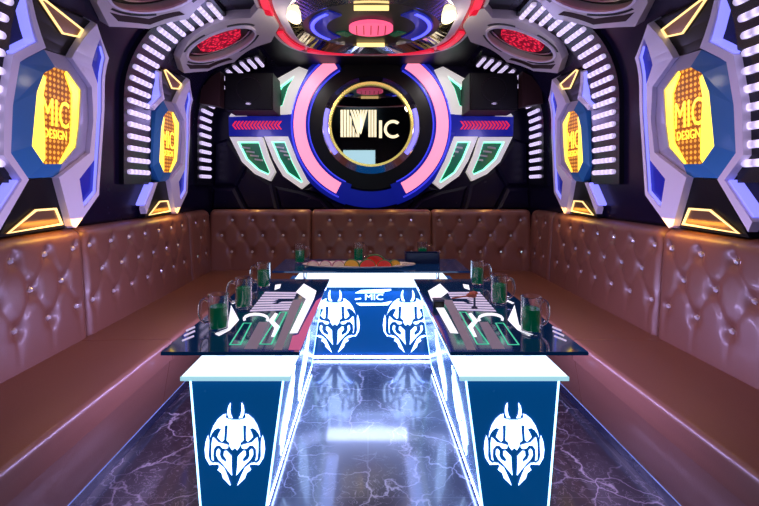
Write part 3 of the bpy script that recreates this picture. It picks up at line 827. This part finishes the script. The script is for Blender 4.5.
def side_table(side, word):
    root = thing('light_table', 'glass topped side table with backlit navy emblem cabinet, %s arm of the U' % word, 'table', (CX+side*.55, 2.26, 0), 'lit cabinets of the U-shaped table')
    sx = lambda a: CX+side*a
    yc0, yc1, yb0, yb1 = 1.632, 3.06, 1.685, 3.04
    # cabinet: tapered towards the floor
    def cab(a, y, h):  # a 0..1 inner->outer, y 0..1 front->back, h 0..1
        x = (CB0+(CT0-CB0)*h)*(1-a)+(CB1+(CT1-CB1)*h)*a
        yy = (yb0+(yc0-yb0)*h)*(1-y)+(yb1+(yc1-yb1)*h)*y
        return Vector((sx(x), yy, 0.03+(HSL-.011-0.03)*h))
    b = bmesh.new()
    vs = {(i, j, k): b.verts.new(cab(i, j, k)) for i in (0, 1) for j in (0, 1) for k in (0, 1)}
    for q in (((0,0,0),(1,0,0),(1,0,1),(0,0,1)), ((0,1,0),(1,1,0),(1,1,1),(0,1,1)), ((0,0,0),(0,1,0),(0,1,1),(0,0,1)), ((1,0,0),(1,1,0),(1,1,1),(1,0,1)), ((0,0,0),(1,0,0),(1,1,0),(0,1,0)), ((0,0,1),(1,0,1),(1,1,1),(0,1,1))):
        b.faces.new([vs[t] for t in q])
    cabn = obj('cabinet', b, M['cabinet'], root)
    b = bmesh.new(); xa, xb = sorted((sx(CB0+.015), sx(CB1-.015))); box(b, xa, xb, yb0+.02, yb1-.02, 0, .03); obj('foot', b, M['plinth'], root)
    # emblem on the front, two on the inner side
    def front(u, v, d):
        h = (v)/(HSL-.041)
        pl, pr = cab(0, 0, h), cab(1, 0, h)
        c = (pl+pr)/2; return Vector((c.x+u, c.y-d, c.z))
    esc = 0.235/310
    obj('emblem', slabs([[(x, y+0.285) for x, y in p] for p in emblem_polys(esc)], .0005, .004, front), M['e_emblem'], cabn)
    for yc in (1.93, 2.42):
        def inner(u, v, d, yc=yc):
            h = v/(HSL-.041); p = cab(0, 0, h); return Vector((p.x-side*d, yc+u, p.z))
        obj('emblem', slabs([[(x*1.05, y*1.15+0.275) for x, y in p] for p in emblem_polys(esc)], .0005, .004, inner), M['e_emblem'], cabn)
    # lit edges
    for i, j in ((0, 0), (1, 0), (0, 1)):
        obj('edge_light', tube(bmesh.new(), [cab(i, j, 0), cab(i, j, 1)], .004, 8), M['e_cyan'], cabn)
    obj('base_light', tube(bmesh.new(), [cab(0, 0, 0), cab(0, 1, 0)], .004, 8), M['e_base'], cabn)
    obj('base_light', tube(bmesh.new(), [cab(1, 0, 0), cab(1, 1, 0)], .004, 8), M['e_plinth'], cabn)
    # glowing shelf under the glass
    xa, xb = sorted((sx(.320), sx(.726)))
    sh = obj('light_shelf', newbox(xa, xb, 1.616, 3.08, HSL-.010, HSL, bev=.002), M['e_table'], root)
    obj('lip', newbox(xa-.002, xb+.002, 1.607, 1.6155, HSL-.016, HSL-.0005, bev=.002), M['e_lip'], sh)
    for a in (.40, .64):
        for y in (1.80, 2.75):
            lb = bmesh.new(); lathe(lb, [(0, 0), (.016, 0), (.016, HT-.014-HSL), (0, HT-.014-HSL)], (sx(a), y, HSL), 16); obj('standoff', lb, M['chrome'], root, smooth=True)
    # glass top with printed lit graphics
    xa, xb = sorted((sx(GX0), sx(GX1)))
    gt = obj('glass_top', newbox(xa, xb, GY0, GY1, HT-.014, HT, bev=.002), M['glass_top'], root)
    gf = lambda x, y, d: Vector((CX+(x-CX)*(-side), y, HT+d))   # traced on the left table, mirrored for the right
    TT = lambda pts: [tabletop(x, y) for x, y in pts]
    G = lambda nm, polys, m, d=.0012: obj(nm, slabs(polys, 0, d, gf), M[m], gt)
    G('graphic_band', [TT([(303.8,283.7),(316.4,291),(314,299),(297.4,333),(289.5,333.5),(306,299),(296,292)]), TT([(275.3,285),(281,284.2),(280,288),(274.5,290)])], 'e_graphic')
    if side < 0: G('graphic_pink', [TT([(322,297),(300.5,350),(288.5,350),(292.5,336),(298.5,334.5),(316,301)])], 'e_pinkband')
    G('graphic_grey', [TT([(293,300),(302,300),(288,334),(282,350),(273.5,350),(287,316)]), TT([(259,322),(268,322),(257,349),(244,349)])], 'e_greyband', .0008)
    sp = []
    for k in range(8):
        f0, f1 = k/8, (k+.62)/8
        def lerp(a, b, t): return (a[0]+(b[0]-a[0])*t, a[1]+(b[1]-a[1])*t)
        TL, TR, BL, BR = (265, 292), (297, 292.4), (249, 312.5), (288, 311)
        if k in (3, 4):
            l0, r0, l1, r1 = lerp(TL, BL, f0), lerp(TR, BR, f0), lerp(TL, BL, f1), lerp(TR, BR, f1)
            sp.append(TT([l0, lerp(l0, r0, .55), lerp(l1, r1, .45), l1]))
            if k == 4: sp.append(TT([lerp(l0, r0, .7), r0, r1, lerp(l1, r1, .62)]))
        else: sp.append(TT([lerp(TL, BL, f0), lerp(TR, BR, f0), lerp(TR, BR, f1), lerp(TL, BL, f1)]))
    G('graphic_letter', sp, 'e_stripe')
    arc_ = [(256+12*math.cos(a), 319-4.8*math.sin(a)) for a in [math.radians(-25+25*k) for k in range(10)]]
    G('graphic_letter', [TT(stroke(arc_, 2.6)), TT([(275,313),(278,314),(274,321),(280,327),(274.5,337),(271,337),(274.5,328),(268.5,321)])], 'e_graphic')
    gl = []
    for q in ([(259,344.5),(272,344.5),(287,312),(280,312)], [(229,345),(241,345),(252,323),(243,323)]): gl.append(ring_of(TT(q), .006))
    G('graphic_outline', gl, 'e_greenline')
    G('graphic_arrow', [TT([(231,305),(239,320),(230,330),(219,336),(215,334),(228,325)]), TT([(247,296),(250,296),(233,304),(231,303)])], 'e_graphic')
    G('reflection_line', [TT(stroke(p, 1.6)) for p in ([(186,331),(195,327)], [(184,336),(195,331)], [(182,341),(194,336)])], 'e_stripe')  # purple reflections in the glass, painted as glowing strokes
    return root
side_table(-1, 'left'); side_table(1, 'right')

def cross_table():
    root = thing('light_table', 'lit table at the back of the U with two emblems and MIC logo', 'table', (CX, 3.5, 0), 'lit cabinets of the U-shaped table')
    y0, y1 = 3.25, 3.62
    hc_ = .555
    c = obj('cabinet', newbox(CX-.66, CX+.66, y0, y1, .035, hc_-.001), M['cabinet'], root)
    obj('foot', newbox(CX-.63, CX+.63, y0+.03, y1-.02, 0, .035), M['plinth'], root)
    obj('base_light', newbox(CX-.60, CX+.60, y0-.012, y0, .012, .026, bev=.002), M['e_base'], c)
    ff = lambda x, z, d: Vector((CX+x, y0-d, z))
    s_ = 0.385/310
    for cx_ in (-.275, .275):
        obj('emblem', slabs([[(x+cx_, y*.86+.295) for x, y in p] for p in emblem_polys(s_, 4.0)], .0005, .005, ff), M['e_emblem'], c)
    def px(pts): return [((x-VX)*y0/F-CX, HC+(VY-y)*y0/F) for x, y in pts]
    lg = [px([(355,293),(361,290),(391,289),(391,290.5),(384,291.5),(384,293)]), px([(356,303),(382,303),(392,301),(388,305),(360,305.5)]),
          px([(355,298.6),(361,297.8),(361,299),(355,299.8)])]
    obj('logo_bracket', slabs(lg, .0005, .005, ff), M['e_emblem'], c)
    p0 = px([(374, 297.3)])[0]
    obj('lettering', text_bm('MIC', .062, lambda x, y, d: ff(p0[0]+x, p0[1]+y, d), .0005, .004, squeeze=1.35), M['e_emblem'], c)
    obj('light_shelf', newbox(CX-.60, CX+.60, 3.19, 3.66, hc_, hc_+.025, bev=.002), M['e_table'], root)
    for a in (-.5, .5):
        for y in (3.26, 3.58):
            lb = bmesh.new(); hh = HT-.014-hc_-.025
            lathe(lb, [(0, 0), (.016, 0), (.016, hh), (0, hh)], (CX+a, y, hc_+.025), 16); obj('standoff', lb, M['chrome'], root, smooth=True)
    obj('glass_top', newbox(CX-.735, CX+.73, 3.17, 3.70, HT-.014, HT, bev=.002), M['glass_top'], root)
cross_table()

# ------------------------------------------------------------------ mugs
def mug(loc, rotz, label, src=None):
    if src is not None:
        r = copy_tree(src); r.location = loc; r.rotation_euler = (0, 0, rotz); r['label'] = label; return r
    root = thing('glass_mug', label, 'mug', (0, 0, 0), 'glass mugs of green drink')
    b = bmesh.new()
    lathe(b, [(0, 0), (.036, 0), (.040, .004), (.0415, .05), (.043, .145), (.0435, .155), (.0405, .156), (.0385, .145), (.0375, .05), (.036, .014), (0, .012)], (0, 0, 0), 28)
    obj('body', b, M['glass'], root, smooth=True)
    b = bmesh.new()
    hp = [(.041, 0, .125), (.058, 0, .135), (.074, 0, .125), (.082, 0, .10), (.082, 0, .07), (.073, 0, .045), (.058, 0, .032), (.040, 0, .035)]
    tube(b, hp, .0075, 10); obj('handle', b, M['glass'], root, smooth=True)
    b = bmesh.new(); lathe(b, [(0, .0145), (.0345, .0145), (.0366, .05), (.0374, .104), (0, .104)], (0, 0, 0), 24)
    obj('green_drink', b, M['green_drink'], root, smooth=True)
    root.location = loc; root.rotation_euler = (0, 0, rotz); return root
m0 = mug((-.649, 1.865, HT), PI, 'glass mug of green drink nearest the front on the left table')
mug((-.638, 2.205, HT), PI, 'glass mug of green drink, middle of three on the left table', m0)
mug((-.644, 2.65, HT), PI*.95, 'glass mug of green drink farthest back on the left table', m0)
mug((.694, 1.83, HT), 0.2, 'glass mug of green drink nearest the front on the right table', m0)
mug((.695, 2.28, HT), 0.1, 'glass mug of green drink, middle of three on the right table', m0)
mug((.692, 2.72, HT), 0, 'glass mug of green drink farthest back on the right table', m0)
mug((-.555, 3.50, HT), 0, 'glass mug of green drink at the left end of the back table', m0)
mug((-.08, 3.60, HT), 0.4, 'glass mug of green drink behind the fruit in the middle of the back table', m0)
mug((.46, 3.635, HT), 0, 'glass mug of green drink behind the dark blue tray on the back table', m0)

# ------------------------------------------------------------------ fruit platter and small things
pc = (-.07, 3.345)
bm = bmesh.new()
rings = []
for r_, z in ((.0, .004), (.75, .004), (.92, .012), (1.0, .024), (1.0, .028), (.90, .018), (.72, .010), (0, .010)):
    rings.append([bm.verts.new((pc[0]+.44*r_*math.cos(2*PI*k/48), pc[1]+.135*r_*math.sin(2*PI*k/48), HT+z-.004)) for k in range(48)] if r_ else [bm.verts.new((pc[0], pc[1], HT+z-.004))])
for A, B in zip(rings, rings[1:]):
    for k in range(48):
        j = (k+1) % 48
        if len(A) == 1: bm.faces.new((A[0], B[k], B[j]))
        elif len(B) == 1: bm.faces.new((A[k], A[j], B[0]))
        else: bm.faces.new((A[k], A[j], B[j], B[k]))
tag(obj('platter', bm, M['white_dish'], origin=(pc[0], pc[1], HT), smooth=True), 'long oval white platter of fruit on the back table', 'platter')
def wedge(name, label, x, y, z, rz, size, flesh, rindm, tilt=0.0):
    root = thing(name, label, 'fruit', (0, 0, 0), 'cut fruit on the white platter')
    n = 12; b = bmesh.new()
    pts = [(size*math.cos(PI*k/n), size*.85*math.sin(PI*k/n)) for k in range(n+1)]
    slab(b, pts, -size*.18, size*.18, lambda u, v, d: Vector((u, d, v))); obj('flesh', b, flesh, root)
    b = bmesh.new()
    o_ = [(size*1.09*math.cos(PI*k/n), size*.94*math.sin(PI*k/n)) for k in range(n+1)]
    slab(b, o_+pts[::-1], -size*.18, size*.18, lambda u, v, d: Vector((u, d, v))); obj('rind', b, rindm, root)
    root.location = (x, y, z); root.rotation_euler = (tilt, 0, rz); return root
zp = HT+.008
wedge('melon_wedge', 'red melon wedge at the left of the red pile on the platter', -.005, 3.315, zp, .25, .060, M['melon_red'], M['rind'])
wedge('melon_wedge', 'tallest red melon wedge standing at the back of the platter', .055, 3.40, zp, -.15, .085, M['melon_red'], M['rind'])
wedge('melon_wedge', 'red melon wedge at the right of the red pile on the platter', .128, 3.315, zp, -.25, .056, M['melon_red'], M['rind'])
wedge('melon_wedge', 'yellow melon wedge left of the red wedges on the platter', -.125, 3.34, zp, -.2, .056, M['melon_yellow'], M['rind'])
wedge('melon_wedge', 'yellow melon wedge right of the red wedges on the platter', .205, 3.36, zp, .5, .048, M['melon_yellow'], M['rind'])
for i, (x, y, rz, lab) in enumerate([(-.43, 3.345, .2, 'purple skinned fruit slice at the left end of the platter'), (-.33, 3.35, -.2, 'purple skinned fruit slice, second from the left end of the platter'),
                                     (-.23, 3.345, .2, 'purple skinned fruit slice beside the yellow wedge on the platter')]):
    wedge('fruit_slice', lab, x, y, zp, rz, .044, M['white_dish'], M['dragon'], 0)
for x, y, lab in ((.235, 3.29, 'pale round fruit slice right of the yellow wedge on the platter'), (.295, 3.35, 'pale round fruit slice at the right end of the platter')):
    r = thing('fruit_slice', lab, 'fruit', (x, y, zp-.001), 'cut fruit on the white platter')
    b = bmesh.new(); lathe(b, [(0, 0), (.030, 0), (.032, .006), (.030, .014), (0, .015)], (x, y, zp-.001), 20); obj('flesh', b, M['white_dish'], r, smooth=True)
    b = bmesh.new()
    for k in range(7):
        a = k*2.4; q = .006+.003*k
        bmesh.ops.create_icosphere(b, subdivisions=1, radius=.0025, matrix=Matrix.Translation((x+q*math.cos(a), y+q*math.sin(a), zp+.0135)))
    obj('seed', b, M['black'], r); r.children[-1]['kind'] = 'stuff'
# dark blue tray at the right
r = thing('serving_tray', 'dark blue oblong tray at the right end of the back table', 'tray', (.44, 3.52, HT))
b = bmesh.new(); x0, x1, ya, yb = .30, .58, 3.46, 3.58
outr = rounded_section([(x0, ya, True), (x1, ya, True), (x1, yb, True), (x0, yb, True)], .02)
slab(b, [outr, offset_poly(outr, .008)], 0, .085, lambda x, y, d: Vector((x, y, HT+d))); obj('rim', b, M['dark_blue_plastic'], r)
obj('base', slabs([offset_poly(outr, .008)], 0, .01, lambda x, y, d: Vector((x, y, HT+d))), M['dark_blue_plastic'], r)
# small dark holder and reddish bundle on the right table
r = thing('small_holder', 'small black box on the inner edge of the right table', 'box', (.365, 2.23, HT))
obj('body', newbox(.338, .392, 2.205, 2.255, HT, HT+.032, bev=.004), M['black'], r); obj('lid', newbox(.336, .394, 2.203, 2.257, HT+.032, HT+.040, bev=.003), M['dark_blue_plastic'], r)
r = thing('table_ornament', 'small reddish bundle on a dark stem standing on the right table graphics', 'ornament', (.545, 2.20, HT))
b = bmesh.new(); lathe(b, [(0, 0), (.016, 0), (.016, .004), (.006, .008), (.005, .062), (0, .064)], (.545, 2.20, HT), 14); obj('stem', b, M['dark_blue_plastic'], r, smooth=True)
b = bmesh.new()
for k in range(7):
    a = k*0.9; bmesh.ops.create_icosphere(b, subdivisions=2, radius=.013, matrix=Matrix.Translation((.545+.026*math.cos(a)*(k % 3)/1.5-.01, 2.20+.014*math.sin(a), HT+.066+.008*(k % 2))) @ Matrix.Diagonal((1.5, 1, .8, 1)))
obj('bundle', b, M['reddish'], r, smooth=True)
obj('twig', tube(bmesh.new(), [(.545, 2.20, HT+.066), (.49, 2.20, HT+.060), (.43, 2.21, HT+.048)], .004, 8), M['reddish'], r)

# television on the wall behind the viewer, seen in the round mirror
r = thing('television', 'television glowing pale cyan, reflected low in the round MIC mirror', 'television', (-.22, YF, 2.02))
obj('casing', newbox(-.65, .21, YF, YF+.05, 1.80, 2.25, bev=.006), M['black'], r)
obj('screen', newbox(-.62, .18, YF+.05, YF+.053, 1.83, 2.22), M['e_tv'], r)

# ------------------------------------------------------------------ added fill lights
def lamp(name, kind, loc, power, col, size=0.5, size_y=None, rot=(0, 0, 0)):
    l = bpy.data.lights.new(name, kind); l.energy = power; l.color = col
    if kind == 'AREA':
        l.size = size
        if size_y: l.shape = 'RECTANGLE'; l.size_y = size_y
    else: l.shadow_soft_size = size
    o = bpy.data.objects.new(name, l); COL.objects.link(o); o.location = loc; o.rotation_euler = rot
    return o
def spot(name, loc, aim, power, col, ang=130, blend=0.7, r=0.06):
    l = bpy.data.lights.new(name, 'SPOT'); l.energy = power; l.color = col; l.spot_size = math.radians(ang); l.spot_blend = blend; l.shadow_soft_size = r
    o = bpy.data.objects.new(name, l); COL.objects.link(o); o.location = loc
    o.rotation_euler = (Vector(aim)-Vector(loc)).to_track_quat('-Z', 'Y').to_euler(); return o
for s in (-1, 1):
    spot('warm_fill_spot', (CX+s*.6, 1.3, CEIL-.03), (CX+s*.9, 1.5, 0), 20, (1.0, 0.56, 0.29), 120)  # added unseen spots, warm fill from above for the seats
    spot('warm_fill_spot', (CX+s*.45, 2.75, CEIL-.12), (CX+s*1.0, 3.2, 0), 22, (1.0, 0.56, 0.30), 120)
    spot('back_wall_fill', (CX+s*.75, 4.05, CEIL-.05), (CX+s*.85, YB, 1.85), 16, (1.0, 0.95, 0.95), 100)  # added spot that brightens the white wing frames
    for y in (1.55, 2.9, 4.1):
        lamp('violet_fill', 'POINT', (CX+s*1.35, y, 1.95), 3.0, (0.50, 0.42, 1.0), 0.10)  # added violet fill, stands in for the light bars' glow on sofas and trims
    for y in (2.3, 3.6):
        lamp('outline_glow_fill', 'AREA', (CX+s*1.66, y+.05, 1.11), 0.65, (1.0, 0.52, 0.07), 0.03, 0.40, (0, s*math.radians(-25), 0))  # added fill that carries the yellow outlines' glow onto the sofa tops
    lamp('outer_shelf_fill', 'AREA', (CX+s*.735, 2.3, HSL-.03), 14, (0.54, 0.44, 1.0), 0.04, 1.4, (0, s*math.radians(-86), 0))  # added violet fill for the sofa fronts
    lamp('inner_shelf_fill', 'AREA', (CX+s*.27, 2.35, HSL-.02), 2.0, (0.30, 0.42, 1.0), 0.08, 1.3)  # added blue fill for the floor between the tables
    lamp('ceiling_ring_fill', 'POINT', (CX+s*.57, 3.24, CEIL-.2), 3.0, (1.0, 0.86, 0.62), 0.05)  # added warm fill for the rings of the ceiling light
lamp('under_shelf_fill', 'AREA', (CX-.03, 3.20, .54), 3.4, (0.40, 0.48, 1.0), 0.6, 0.10, (math.radians(-25), 0, 0))  # added blue fill, sized for the bright patch it reflects in the floor
for x in (-1.25, -.75, -.25, .25, .75, 1.25):
    spot('warm_back_fill', (CX+x, 4.60, 1.24), (CX+x, 4.47, .75), 1.6, (1.0, 0.52, 0.12), 125, 0.8, 0.02)  # added warm fill for the top of the back sofa
